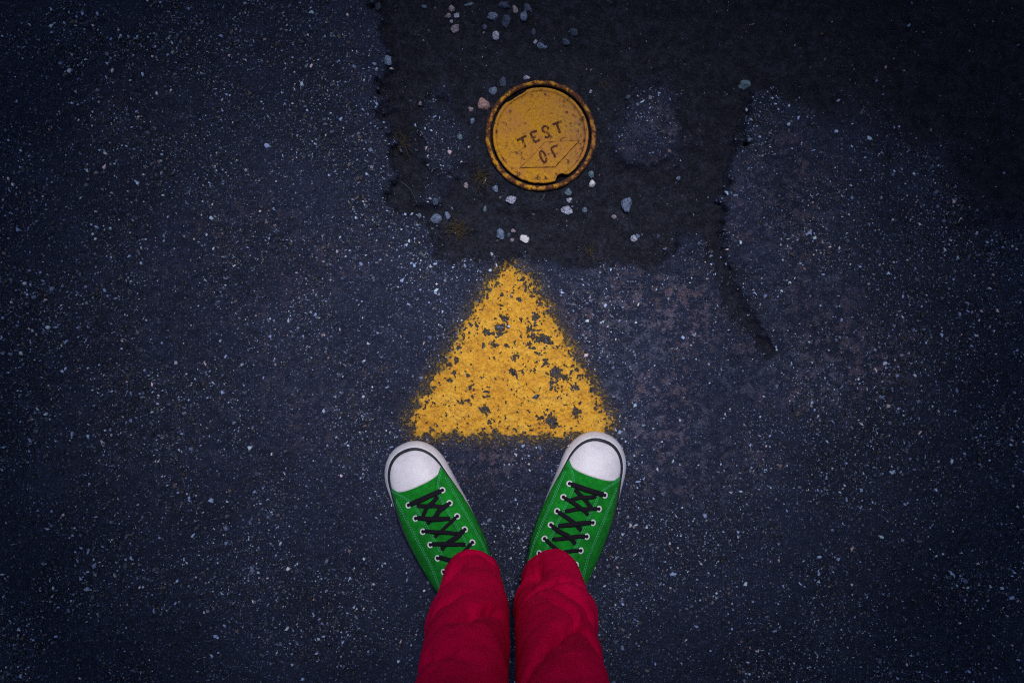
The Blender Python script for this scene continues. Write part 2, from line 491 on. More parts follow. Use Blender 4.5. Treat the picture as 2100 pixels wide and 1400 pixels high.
V = np.stack([TX.ravel(), TY.ravel(), TZ.ravel()], 1)[used]
tri = mesh_from_arrays("painted_triangle", V, remap[F], M_paint, smooth=True, attrs={"wear": ('FLOAT', 'POINT', wear.ravel()[used])})
tag(tri, "worn yellow triangle painted on the asphalt in front of the sneakers", "road marking")

# ------------------------------------------------------------------ stone chips exposed in the asphalt
def make_chips(n, name, label, in_patch):
    x = rng.uniform(-0.82, 0.82, n); y = rng.uniform(-0.56, 0.56, n)
    m, *_ = masks(x, y)
    dens = 0.50 + 1.5 * (fbm(x * 14, y * 14, 81, 5) - 0.5) * 2
    keep = rng.random(n) < (np.where(m > 0.4, 0.25 + 0.9 * sstep(.45, .7, fbm(x * 22, y * 22, 83)), 0.0) if in_patch else np.clip(dens, 0.12, 1) * (1 - m) ** 1.3)
    e = poly_sd(TRI, x, y)
    ci = np.clip(((x - tx[0]) / st).round().astype(int), 0, len(tx) - 1); cj = np.clip(((y - ty[0]) / st).round().astype(int), 0, len(ty) - 1)
    keep &= (e > 0.010) | (~kfill[cj, ci] & (rng.random(n) < 0.8)) | (rng.random(n) < 0.01)
    keep &= np.hypot(x - CX, y - CY) > 0.086
    x, y = x[keep], y[keep]; n = len(x)
    z = height(x, y)
    if in_patch: rad = np.clip(rng.lognormal(math.log(0.00066), 0.65, n), 0.0003, 0.0036)
    else: rad = np.clip(rng.lognormal(math.log(0.00116), 0.56, n), 0.0004, 0.0046)
    k = 5
    ang = (np.arange(k) / k * 2 * math.pi)[None] + rng.uniform(0, 6.28, (n, 1)) + rng.normal(0, 0.34, (n, k))
    rr = rad[:, None] * rng.uniform(0.55, 1.35, (n, k))
    th = rng.uniform(0, math.pi, (n, 1)); asp = rng.uniform(0.32, 1.0, (n, 1))
    lx = rr * np.cos(ang); ly = rr * np.sin(ang) * asp
    X = x[:, None] + lx * np.cos(th) - ly * np.sin(th); Y = y[:, None] + lx * np.sin(th) + ly * np.cos(th)
    hgt = rad[:, None] * rng.uniform(0.25, 0.7, (n, 1)) + 0.0003
    tiltx = rng.normal(0, 0.25, (n, 1)); tilty = rng.normal(0, 0.25, (n, 1))
    B = np.stack([X, Y, np.broadcast_to(z[:, None] - 0.0012, X.shape)], 2)
    Tx = x[:, None] + (X - x[:, None]) * 0.72; Ty = y[:, None] + (Y - y[:, None]) * 0.72
    T = np.stack([Tx, Ty, z[:, None] + hgt + (Tx - x[:, None]) * tiltx + (Ty - y[:, None]) * tilty], 2)
    A = np.stack([x, y, z + hgt[:, 0] * 1.15], 1)[:, None]
    V = np.concatenate([B, T, A], 1).reshape(-1, 3)                 # 11 verts per chip
    base = (np.arange(n) * 11)[:, None]
    tris = []
    for i in range(k):
        j = (i + 1) % k
        tris += [(i, j, 5 + j), (i, 5 + j, 5 + i), (5 + i, 5 + j, 10)]
    F = (base[:, None] + np.array(tris)[None]).reshape(-1, 3)
    u = rng.random(n)
    if in_patch: lum = np.where(u < 0.55, rng.uniform(0.012, 0.05, n), np.where(u < .90, rng.uniform(0.05, 0.17, n), rng.uniform(0.18, 0.5, n)))
    else: lum = np.where(u < 0.50, rng.uniform(0.012, 0.05, n), np.where(u < 0.82, rng.uniform(0.05, 0.18, n), rng.uniform(0.22, 0.80, n)))
    hue = rng.random(n)
    tint = np.where(hue[:, None] < 0.80, np.array([[0.66, 0.86, 1.5]]), np.where(hue[:, None] < 0.92, np.array([[0.95, 0.95, 1.2]]), np.array([[1.15, 0.85, 0.95]])))
    colr = np.clip(lum[:, None] * tint, 0, 0.8)
    colr = np.concatenate([colr, np.ones((n, 1))], 1)
    colv = np.repeat(colr, 11, 0)
    o = mesh_from_arrays(name, V, F, M_chip, attrs={"tint": ('FLOAT_COLOR', 'POINT', colv)})
    tag(o, label, "stone chips", kind="stuff")
make_chips(185000, "aggregate", "pale stone chips showing through the dark worn asphalt", False)
make_chips(52000, "grit", "fine grit scattered over the dark sunken patch around the cover", True)

# ------------------------------------------------------------------ valve cover
cover = empty("valve_cover", (CX, CY, -0.002))
tag(cover, "round yellow iron test cover with rusty rim set in the sunken patch", "manhole cover")

def lathe_polar(name, prof, mat, parent, nseg=144, rfun=None, rust=None, jitter=0.0003, close_center=False):
    """prof: list of (r, z, rust, worn_ok, dirt)"""
    V = []; ru = []; wo = []; di = []
    for (r, z, q, w, dd) in prof:
        for j in range(nseg):
            a = j / nseg * 2 * math.pi
            rr = rfun(r, a) if rfun else r
            x, y = rr * math.cos(a), rr * math.sin(a)
            nz = float(fbm(np.array(x * 160 + 40), np.array(y * 160 + 40), 91, 3)) - 0.5
            V.append((x, y, z + nz * jitter * 4)); ru.append(q)
            lob = max(0.0, math.cos(a - 0.05)) ** 2 * min(1.0, r / 0.055) ** 2
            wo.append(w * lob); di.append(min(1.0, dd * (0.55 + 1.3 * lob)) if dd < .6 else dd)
    F = grid_faces(len(prof), nseg, True)
    if close_center:
        F.append(tuple((len(prof) - 1) * nseg + j for j in range(nseg)))
    o = new_mesh_obj(name, V, F, mat, parent, smooth=True)
    for an, dat in (("rust", ru), ("worn", wo), ("dirt", di)):
        at = o.data.attributes.new(an, 'FLOAT', 'POINT'); at.data.foreach_set("value", dat)
    return o

def ring_r(r, a):
    return r * (1 + 0.014 * (float(fbm(np.array(math.cos(a) * 9.0 + 50), np.array(math.sin(a) * 9.0 + 50), 95, 4)) - 0.5) * 2 * (1 if r > 0.078 else 0.35))
lathe_polar("ring", [(0.0795, -0.03, .6, 0, .6), (0.0812, -0.008, .6, .2, .5), (0.0816, -0.002, .5, .3, .2), (0.0800, 0.0012, .30, .6, 0), (0.0775, 0.0022, .16, .8, 0), (0.0752, 0.0015, .22, .6, 0),
                     (0.0738, -0.0005, .5, .2, .4), (0.0733, -0.004, .7, 0, .9), (0.0732, -0.020, .7, 0, 1)], M_ring, cover, rfun=ring_r, jitter=0.0007)
def lid_r(r, a):
    if r < 0.060: return r
    k = (r - 0.060) / 0.0104
    d = (a - R(122) + math.pi) % (2 * math.pi) - math.pi
    n1 = 0.0034 * (1 / (1 + math.exp((abs(d) - R(12)) / R(1.6))))
    d2 = (a - R(-64) + math.pi) % (2 * math.pi) - math.pi
    x = d2 * 0.07 / 0.0085
    n2 = 0.0072 * math.sqrt(max(0, 1 - x * x)) if abs(x) < 1 else 0
    return r - (n1 + n2) * min(1, k * 1.0)
lid = lathe_polar("lid", [(0.0700, -0.020, .7, 0, 1), (0.0703, -0.004, .6, 0, .9), (0.0704, -0.0008, .35, .2, .2), (0.0697, 0.0006, .10, .5, 0), (0.0676, 0.0010, .05, .6, 0), (0.0662, 0.0006, .12, .6, .1),
                          (0.0652, -0.0008, .22, .8, .35), (0.0635, -0.0014, .10, 1, .05), (0.058, -0.0012, .02, 1, 0), (0.048, -0.0010, .0, .9, 0), (0.036, -0.0008, .0, .7, 0), (0.024, -0.0007, 0, .5, 0), (0.012, -0.0006, 0, .3, 0), (0.004, -0.0006, 0, .2, 0)],
                  M_lid, cover, rfun=lid_r, close_center=True)
# dark soil at the bottom of the gap
floor_o = new_mesh_obj("gap_soil", [(0.0745 * math.cos(a / 48 * 2 * math.pi), 0.0745 * math.sin(a / 48 * 2 * math.pi), -0.012) for a in range(48)], [tuple(range(48))], M_hole, cover)

def add_float(o, name, val):
    at = o.data.attributes.new(name, 'FLOAT', 'POINT'); at.data.foreach_set("value", [val] * len(o.data.vertices))
def cl(cx, cy):                                   # enlarged cover crop (10x) -> local metres
    x, y = g(1040 + cx / 10, 230 + cy / 10)
    return (x - CX, y - CY)
def stroke_mesh(paths, r, z0, hgt):
    V = []; F = []
    K = 7
    for path in paths:
        P = [Vector(p) for p in path]
        b = len(V)
        for i, p in enumerate(P):
            d = (P[min(i + 1, len(P) - 1)] - P[max(i - 1, 0)]).normalized()
            nrm = Vector((-d.y, d.x))
            for j in range(K):
                t = j / (K - 1) * math.pi
                V.append((p.x + nrm.x * r * math.cos(t), p.y + nrm.y * r * math.cos(t), z0 - 0.001 + (hgt + 0.001) * math.sin(t) ** 0.7))
        for i in range(len(P) - 1):
            for j in range(K - 1):
                a = b + i * K + j
                F.append((a, a + 1, a + 1 + K, a + K))
        F.append(tuple(b + j for j in range(K))); F.append(tuple(b + (len(P) - 1) * K + j for j in range(K))[::-1])
    return V, F
letters = {
    "T1": [[cl(200, 575), cl(300, 522), cl(400, 472)], [cl(302, 524), cl(335, 620), cl(374, 718)]],
    "E": [[cl(478, 425), cl(520, 525), cl(572, 612)], [cl(478, 425), cl(545, 395), cl(615, 380)], [cl(525, 520), cl(590, 490)], [cl(572, 612), cl(625, 590), cl(672, 562)]],
    "S": [[cl(850, 335), cl(820, 285), cl(765, 278), cl(722, 325), cl(735, 385), cl(790, 405), cl(845, 425), cl(868, 478), cl(825, 520), cl(775, 500)]],
    "T2": [[cl(935, 250), cl(1020, 215), cl(1115, 185)], [cl(1018, 218), cl(1045, 310), cl(1085, 415)]],
}
for k in letters:
    v, f = stroke_mesh(letters[k], 0.0021, -0.0009, 0.0013)
    o = new_mesh_obj("letter", v, f, M_lid, cover, smooth=True)
    add_float(o, "rust", 0.46); add_float(o, "worn", 0.1); add_float(o, "dirt", 0.18)
    o["label"] = {"T1": "raised letter T, first of the word", "E": "raised letter E", "S": "raised letter S", "T2": "raised letter T, last of the word"}[k]
# raised parallelogram
dia = [cl(262, 1140), cl(785, 600), cl(1490, 575), cl(985, 1125)]
dc = Vector((sum(p[0] for p in dia) / 4, sum(p[1] for p in dia) / 4))
V = []; 
for s, z in ((1.055, -0.0025), (1.0, -0.0002), (0.95, 0.0010), (0.90, 0.0007)):
    for p in dia:
        V.append((dc.x + (p[0] - dc.x) * s, dc.y + (p[1] - dc.y) * s, z))
F = grid_faces(4, 4, True) + [(12, 13, 14, 15)]
dia_o = new_mesh_obj("raised_plate", V, F, M_lid, cover)
dvals = [.5] * 4 + [.42] * 4 + [.05] * 4 + [0] * 4
at = dia_o.data.attributes.new("rust", 'FLOAT', 'POINT'); at.data.foreach_set("value", dvals)
at = dia_o.data.attributes.new("dirt", 'FLOAT', 'POINT'); at.data.foreach_set("value", [.7] * 4 + [.35] * 4 + [0] * 8)
add_float(dia_o, "worn", 0.15)
for nm, paths in (("O", [[cl(740 + 82 * math.cos(t) * 0.75 - 60 * math.sin(t) * -0.35, 912 + 112 * math.sin(t) + 30 * math.cos(t)) for t in [i / 14 * 2 * math.pi for i in range(15)]]]),
                  ("F", [[cl(900, 742), cl(965, 700), cl(1035, 680)], [cl(905, 742), cl(945, 830), cl(992, 925)]])):
    v, f = stroke_mesh(paths, 0.0019, 0.0007, 0.0011)
    o = new_mesh_obj("letter", v, f, M_lid, cover, smooth=True)
    add_float(o, "rust", 0.46); add_float(o, "worn", 0.1); add_float(o, "dirt", 0.18)
    o["label"] = "raised letter O on the slanted plate" if nm == "O" else "half-worn raised letter beside the O, its middle arm gone"

# ------------------------------------------------------------------ loose stones
PM = {
    "blue": mat_pebble("blue_grey_stone", (0.030, 0.045, 0.090), (0.20, 0.265, 0.42)),
    "dark": mat_pebble("dark_slate_stone", (0.014, 0.021, 0.042), (0.06, 0.085, 0.165)),
    "pale": mat_pebble("pale_granite_stone", (0.06, 0.08, 0.16), (0.52, 0.53, 0.68), 0.65),
    "pink": mat_pebble("pink_stone", (0.15, 0.075, 0.08), (0.52, 0.32, 0.30), 0.35),
    "rose": mat_pebble("pinkish_grey_stone", (0.10, 0.08, 0.12), (0.38, 0.31, 0.37), 0.5),
    "white": mat_pebble("white_quartz", (0.34, 0.34, 0.46), (0.80, 0.76, 0.80), 0.3),
    "teal": mat_pebble("teal_grey_stone", (0.04, 0.085, 0.12), (0.16, 0.25, 0.32)),
}
def pebble(px, py, w, h, kind, label, seed, rot=0.0, group=None):
    rs = np.random.default_rng(seed + 1000)
    bm = bmesh.new()
    bmesh.ops.create_icosphere(bm, subdivisions=3, radius=1.0)
    planes = []
    for k in range(15):
        d = rs.normal(size=3); d /= np.linalg.norm(d)
        planes.append((Vector(d), rs.uniform(0.50, 0.88)))
    sx, sy = w * PX / 2 * 1.12, h * PX / 2 * 1.12
    sz = min(sx, sy) * rs.uniform(0.65, 0.9)
    off = rs.uniform(0, 50)
    for v in bm.verts:
        p = v.co.copy()
        for d, c in planes:
            t = p.dot(d) - c
            if t > 0: p -= d * t * 0.985
        nz = float(fbm(np.array(p.x * 2.3 + off), np.array(p.y * 2.3 + p.z * 1.7 + off), seed % 97, 3)) - 0.5
        p *= 1 + nz * 0.24
        p *= 1 + (float(fbm(np.array(p.x * 5.5 + p.z * 3 + off), np.array(p.y * 5.5 - p.z * 2 + off), seed % 89 + 300, 2)) - 0.5) * 0.22
        v.co = Vector((p.x * sx, p.y * sy, p.z * sz))
    me = bpy.data.meshes.new("pebble")
    bm.to_mesh(me); bm.free()
    me.polygons.foreach_set("use_smooth", [False] * len(me.polygons))
    me.materials.append(PM[kind])
    o = bpy.data.objects.new("pebble", me)
    COL.objects.link(o)
    x, y = g(px, py)
    z = float(height(np.array([x]), np.array([y]))[0])
    o.location = (x, y, z + sz * 0.38)
    o.rotation_euler = (0, 0, rot if rot else rs.uniform(-0.3, 0.3))
    tag(o, label, "pebble", group or "loose stones around the cover")

GP = "loose stones around the cover"
STONES = [
 # px, py, w, h, kind, label
 (771, 9, 15, 22, "dark", "dark oval stone at the top edge, farthest left of the loose stones"),
 (867, 6, 12, 9, "blue", "small blue stone at the top edge between the dark oval and the pinkish cluster"),
 (925, 11, 15, 17, "rose", "upper stone of the pinkish grey cluster near the top edge"),
 (918, 24, 12, 12, "rose", "left small stone in the pinkish grey cluster near the top edge"),
 (935, 25, 11, 12, "pale", "right small pale stone in the pinkish grey cluster near the top edge"),
 (924, 36, 8, 9, "pale", "tiny pale stone just above the rounded pinkish grey stone"),
 (932, 51, 21, 19, "rose", "rounded pinkish grey stone below the cluster at the top"),
 (961, 2, 19, 9, "teal", "flat teal stone cut by the top edge above the pinkish cluster"),
 (1009, 28, 21, 21, "blue", "round blue grey stone left of the large dark top stone"),
 (1034, 4, 25, 20, "dark", "large dark blue stone cut by the top edge"),
 (1057, 12, 12, 25, "rose", "narrow upright pinkish stone between two dark stones at the top"),
 (1074, 26, 20, 20, "blue", "speckled blue stone under the narrow pinkish one at the top"),
 (1039, 37, 23, 24, "dark", "biggest dark speckled stone in the top group"),
 (1082, 9, 17, 15, "dark", "dark stone at the top edge right of the narrow pinkish stone"),
 (1017, 65, 14, 21, "pale", "pale wedge-shaped stone pointing down below the top group"),
 (993, 49, 12, 15, "dark", "dim dark stone left of the pale wedge stone"),
 (1095, 56, 12, 16, "dark", "dim dark blue stone right of the top group"),
 (1179, 60, 21, 16, "dark", "flat dark blue stone farthest right near the top"),
 (1099, 79, 8, 11, "pale", "tiny pale stone touching the bright blue stone"),
 (1111, 88, 19, 17, "blue", "bright blue speckled stone between the top group and the cover"),
 (1163, 79, 18, 14, "dark", "dim dark stone right of the bright blue speckled stone"),
 (796, 125, 16, 25, "blue", "upright blue stone alone at the left border of the patch"),
 (773, 143, 7, 7, "pale", "tiny whitish stone left of the lone upright blue stone"),
 (1081, 157, 15, 11, "pale", "bright blue-white stone touching the upper rim of the cover"),
 (1031, 164, 15, 21, "dark", "dark blue stone at the upper left of the cover rim"),
 (1011, 182, 17, 18, "blue", "blue grey stone just above the pink stone"),
 (993, 212, 24, 33, "pink", "large pink stone leaning at the left of the cover rim"),
 (965, 220, 10, 13, "rose", "small pinkish grey stone left of the large pink stone"),
 (1212, 185, 8, 10, "pale", "small pale stone at the upper right of the cover"),
 (860, 209, 9, 10, "rose", "small pinkish stone alone left of the cover"),
 (968, 245, 13, 11, "blue", "small blue stone below the large pink stone"),
 (887, 247, 10, 10, "dark", "small dark blue stone left of the cover, level with its upper half"),
 (943, 279, 12, 13, "teal", "teal grey stone left of the cover, level with its middle"),
 (1016, 385, 14, 19, "blue", "upright blue stone at the lower left of the cover rim"),
 (1048, 407, 25, 20, "pale", "large pale granite stone below the cover"),
 (893, 413, 13, 15, "dark", "dim blue stone above the pair of blue stones at lower left"),
 (881, 406, 8, 7, "pale", "tiny pale stone beside the dim blue stone at lower left"),
 (892, 443, 24, 22, "blue", "larger of the two neighbouring blue stones at lower left of the patch"),
 (915, 438, 14, 19, "blue", "smaller of the two neighbouring blue stones at lower left of the patch"),
 (858, 440, 10, 12, "blue", "small blue stone at the left border of the patch"),
 (994, 425, 8, 12, "teal", "slim teal stone between the pair of blue stones and the granite stone"),
 (1026, 477, 23, 24, "blue", "blue grey stone above the tip of the yellow triangle, left of the white one"),
 (1052, 470, 11, 10, "rose", "small pinkish stone above the tip of the triangle between two larger stones"),
 (1043, 479, 11, 10, "dark", "small dark stone squeezed beside the blue grey stone above the triangle"),
 (1050, 490, 9, 9, "rose", "tiny mauve stone just above the tip of the triangle"),
 (1077, 489, 26, 18, "white", "bright white-blue stone right above the tip of the triangle"),
 (1162, 428, 25, 20, "pale", "pale speckled granite stone below the right of the cover"),
 (1168, 408, 13, 11, "pale", "small pale round stone above the speckled granite stone"),
 (1166, 392, 18, 15, "teal", "teal stone under the bottom rim of the cover, near its notch"),
 (1200, 427, 12, 11, "blue", "small blue stone right of the speckled granite stone"),
 (1215, 374, 15, 14, "white", "square white stone at the lower right of the cover"),
 (1213, 356, 11, 14, "teal", "dark teal stone just above the square white stone"),
 (1289, 416, 24, 32, "blue", "large egg-shaped blue stone right of the cover"),
 (1262, 441, 10, 11, "rose", "small pinkish stone left below the egg-shaped blue stone"),
 (1303, 487, 13, 15, "pale", "greyish half of the stone pair below the egg-shaped blue stone"),
 (1311, 483, 11, 12, "blue", "bluish half of the stone pair below the egg-shaped blue stone"),
 (1008, 519, 7, 9, "pale", "tiny pale sliver left of the tip of the triangle"),
 (955, 377, 10, 12, "rose", "small greyish stone between the left grass tufts and the cover"),
 (1532, 168, 24, 22, "teal", "grey pyramid-shaped stone alone at the upper right border of the patch"),
 (1395, 361, 9, 9, "blue", "small blue stone below the pale lump right of the cover"),
 (1353, 481, 10, 10, "dark", "small dark stone near the lower right border of the patch"),
]
for i, s in enumerate(STONES):
    pebble(*s[:4], s[4], s[5], i * 13 + 5)

# ------------------------------------------------------------------ dry grass
def tuft(px, py, rad, n, label, seed, mat=None, squash=1.0):
    rs = random.Random(seed)
    x0, y0 = g(px, py)
    V = []; F = []
    for k in range(n):
        a = rs.uniform(0, 2 * math.pi)
        L = rad * PX * rs.uniform(0.45, 1.15)
        bx, by = rs.gauss(0, rad * PX * 0.22), rs.gauss(0, rad * PX * 0.22)
        w = rs.uniform(0.00035, 0.0007)
        bend = rs.uniform(-0.7, 0.7); up = rs.uniform(0.15, 0.6)
        b = len(V)
        S = 5
        for i in range(S):
            t = i / (S - 1)
            aa = a + bend * t
            px_, py_ = bx + math.cos(aa) * L * t, by + math.sin(aa) * L * t * squash
            z = 0.001 + L * up * math.sin(t * 2.3)
            ww = w * (1 - 0.8 * t)
            V.append((px_ - math.sin(aa) * ww, py_ + math.cos(aa) * ww, z))
            V.append((px_ + math.sin(aa) * ww, py_ - math.cos(aa) * ww, z))
            V.append((px_, py_, z + ww * 0.8))
        for i in range(S - 1):
            q = b + i * 3
            F += [(q, q + 3, q + 5, q + 2), (q + 2, q + 5, q + 4, q + 1), (q + 1, q + 4, q + 3, q)]
    o = new_mesh_obj("grass_tuft", V, F, mat or M_straw)
    z = float(height(np.array([x0]), np.array([y0]))[0])
    o.location = (x0, y0, z - 0.001)
    tag(o, label, "grass tuft", "dry grass tufts in the patch")
tuft(936, 468, 30, 60, "brown dry grass tuft beside the two blue stones at lower left", 1)
tuft(822, 294, 30, 34, "dry grass tuft at the left border of the patch, level with the cover", 2)
tuft(985, 362, 26, 46, "dry grass tuft at the lower left of the cover rim", 3)
tuft(1212, 512, 17, 18, "thin dry grass tuft at the lower border of the patch", 4)
tuft(1237, 168, 16, 12, "sparse dry grass tuft at the upper right of the cover", 5)
def straw(p0, p1, w, mat, label, bow=0.1):
    a = Vector(g(*p0)); b = Vector(g(*p1)); d = b - a; nrm = Vector((-d.y, d.x))
    P = [a + d * t + nrm * bow * math.sin(t * math.pi) for t in [i / 6 for i in range(7)]]
    V = []; F = []
    for i, p in enumerate(P):
        z = float(height(np.array([p.x]), np.array([p.y]))[0]) + 0.0025
        t = (P[min(i + 1, 6)] - P[max(i - 1, 0)]).normalized(); m = Vector((-t.y, t.x)) * w * (1 - 0.5 * i / 6)
        V += [(p.x + m.x, p.y + m.y, z), (p.x, p.y, z + w), (p.x - m.x, p.y - m.y, z), (p.x, p.y, z - w)]
    F = grid_faces(7, 4, True)
    tag(new_mesh_obj("dry_straw", V, F, mat), label, "straw", "fallen straws in the patch")
straw((820, 369), (853, 416), 0.0006, M_blade, "long thin greenish blade lying at the left border of the patch")
straw((1213, 521), (1238, 531), 0.0007, M_straw, "tan straw lying under the thin tuft at the lower border", -0.15)
straw((996, 362), (990, 375), 0.0008, mat_simple("pale_straw", (0.35, 0.30, 0.26), (0.5, 0.44, 0.38)), "short pale straw in the tuft at the lower left of the cover")
straw((1117, 397), (1108, 411), 0.0008, M_blade, "short teal blade below the bottom rim of the cover")

# ------------------------------------------------------------------ the person: sneakers
person = empty("person", (0.0, -0.345, 0.0))
tag(person, "person in red trousers and green canvas sneakers standing at the base of the triangle", "person")
PINV = Matrix.Translation((0.0, -0.345, 0.0)).inverted()

LSH = 0.262
def interp(t, xs, ys): return float(np.interp(t, xs, ys))
def hw(s):
    w = interp(s, [0, .055, .085, .11, .14, .17, .20, .235, LSH], [.0465, .0470, .0490, .0503, .0502, .0482, .0440, .0355, .0310])
    if s < .058: w *= max(0.0, 1 - (1 - s / .058) ** 2.15) ** (1 / 2.15)
    if s > .232: w *= max(0.0, 1 - ((s - .232) / (LSH - .232)) ** 2.2) ** (1 / 2.2)
    return w
def cshift(s): return interp(s, [0, .09, .17, .2, LSH], [0, 0, .0025, .003, .003])
def Hc(s): return interp(s, [0, .008, .014, .022, .035, .055, .075, .095, .12, .145, .17, .20, .262], [.020, .0265, .0335, .0385, .0430, .0475, .0525, .0585, .0670, .0755, .0835, .088, .082])
def ridge(s): return interp(s, [0, .06, .085, .17, LSH], [0, .0012, .0045, .0150, .009])
def inset(s): return interp(s, [0, .05, .08, .115, .15, .19, LSH], [.0088, .0080, .0045, .0012, -.0006, -.0014, -.0020])
Z0 = 0.017
def hwu(s): return max(0.0005, hw(s) - inset(s))
def surf(s, a, m, off=0.0):
    """point on the upper: s metres behind the toe tip, a in [-1,1] across; m=+1 left shoe"""
    def P(s, a):
        w = hwu(s); H = Hc(s)
        ex = interp(s, [0, .05, .1, .17, LSH], [.55, .60, .74, .86, .7])
        th = a * math.pi / 2
        zf = max(0.0, math.cos(th)) ** ex
        x = (cshift(s) + ridge(s) * zf) * m + w * math.copysign(abs(math.sin(th)) ** 0.92, a)
        wr = (float(vnoise(np.array(x * 95 + 30 + m), np.array(s * 150 + 11 * m), 171)) - 0.5) * 0.0020 + (float(vnoise(np.array(x * 30 + 8 * m), np.array(s * 70 + 5), 172)) - 0.5) * 0.0022
        wr *= zf * min(1.0, max(0.0, (s - 0.058) / 0.015))
        return Vector((x, -s, Z0 + (H - Z0) * zf + wr))
    p = P(s, a)
    if off == 0: return p
    e = 0.004
    s0, s1 = max(.0005, s - e), min(LSH - .0005, s + e)
    a0, a1 = max(-.999, a - .01), min(.999, a + .01)
    n = (P(s, a1) - P(s, a0)).cross(P(s1, a) - P(s0, a))
    n = n.normalized() if n.length > 1e-12 else Vector((0, 0, 1))
    if n.z < 0: n = -n
    return p + n * off
def a_of(lat, s):
    return math.copysign(math.asin(min(1.0, (abs(lat) / hwu(s)) ** (1 / .92))) * 2 / math.pi, lat)

def tube(path, rw, rh, nrm=None, K=8, cap=True):
    V = []; F = []
    n = len(path)
    for i, p in enumerate(path):
        t = (path[min(i + 1, n - 1)] - path[max(i - 1, 0)]).normalized()
        up = nrm[i] if nrm else Vector((0, 0, 1))
        sd_ = t.cross(up).normalized(); up2 = sd_.cross(t).normalized()
        for j in range(K):
            q = j / K * 2 * math.pi
            V.append(p + sd_ * rw * math.cos(q) + up2 * rh * math.sin(q))
    F = grid_faces(n, K, True)
    if cap: F += [tuple(range(K))[::-1], tuple((n - 1) * K + j for j in range(K))]
    return V, F
def merge(parts):
    V = []; F = []
    for v, f in parts:
        b = len(V); V += list(v); F += [tuple(i + b for i in q) for q in f]
    return V, F

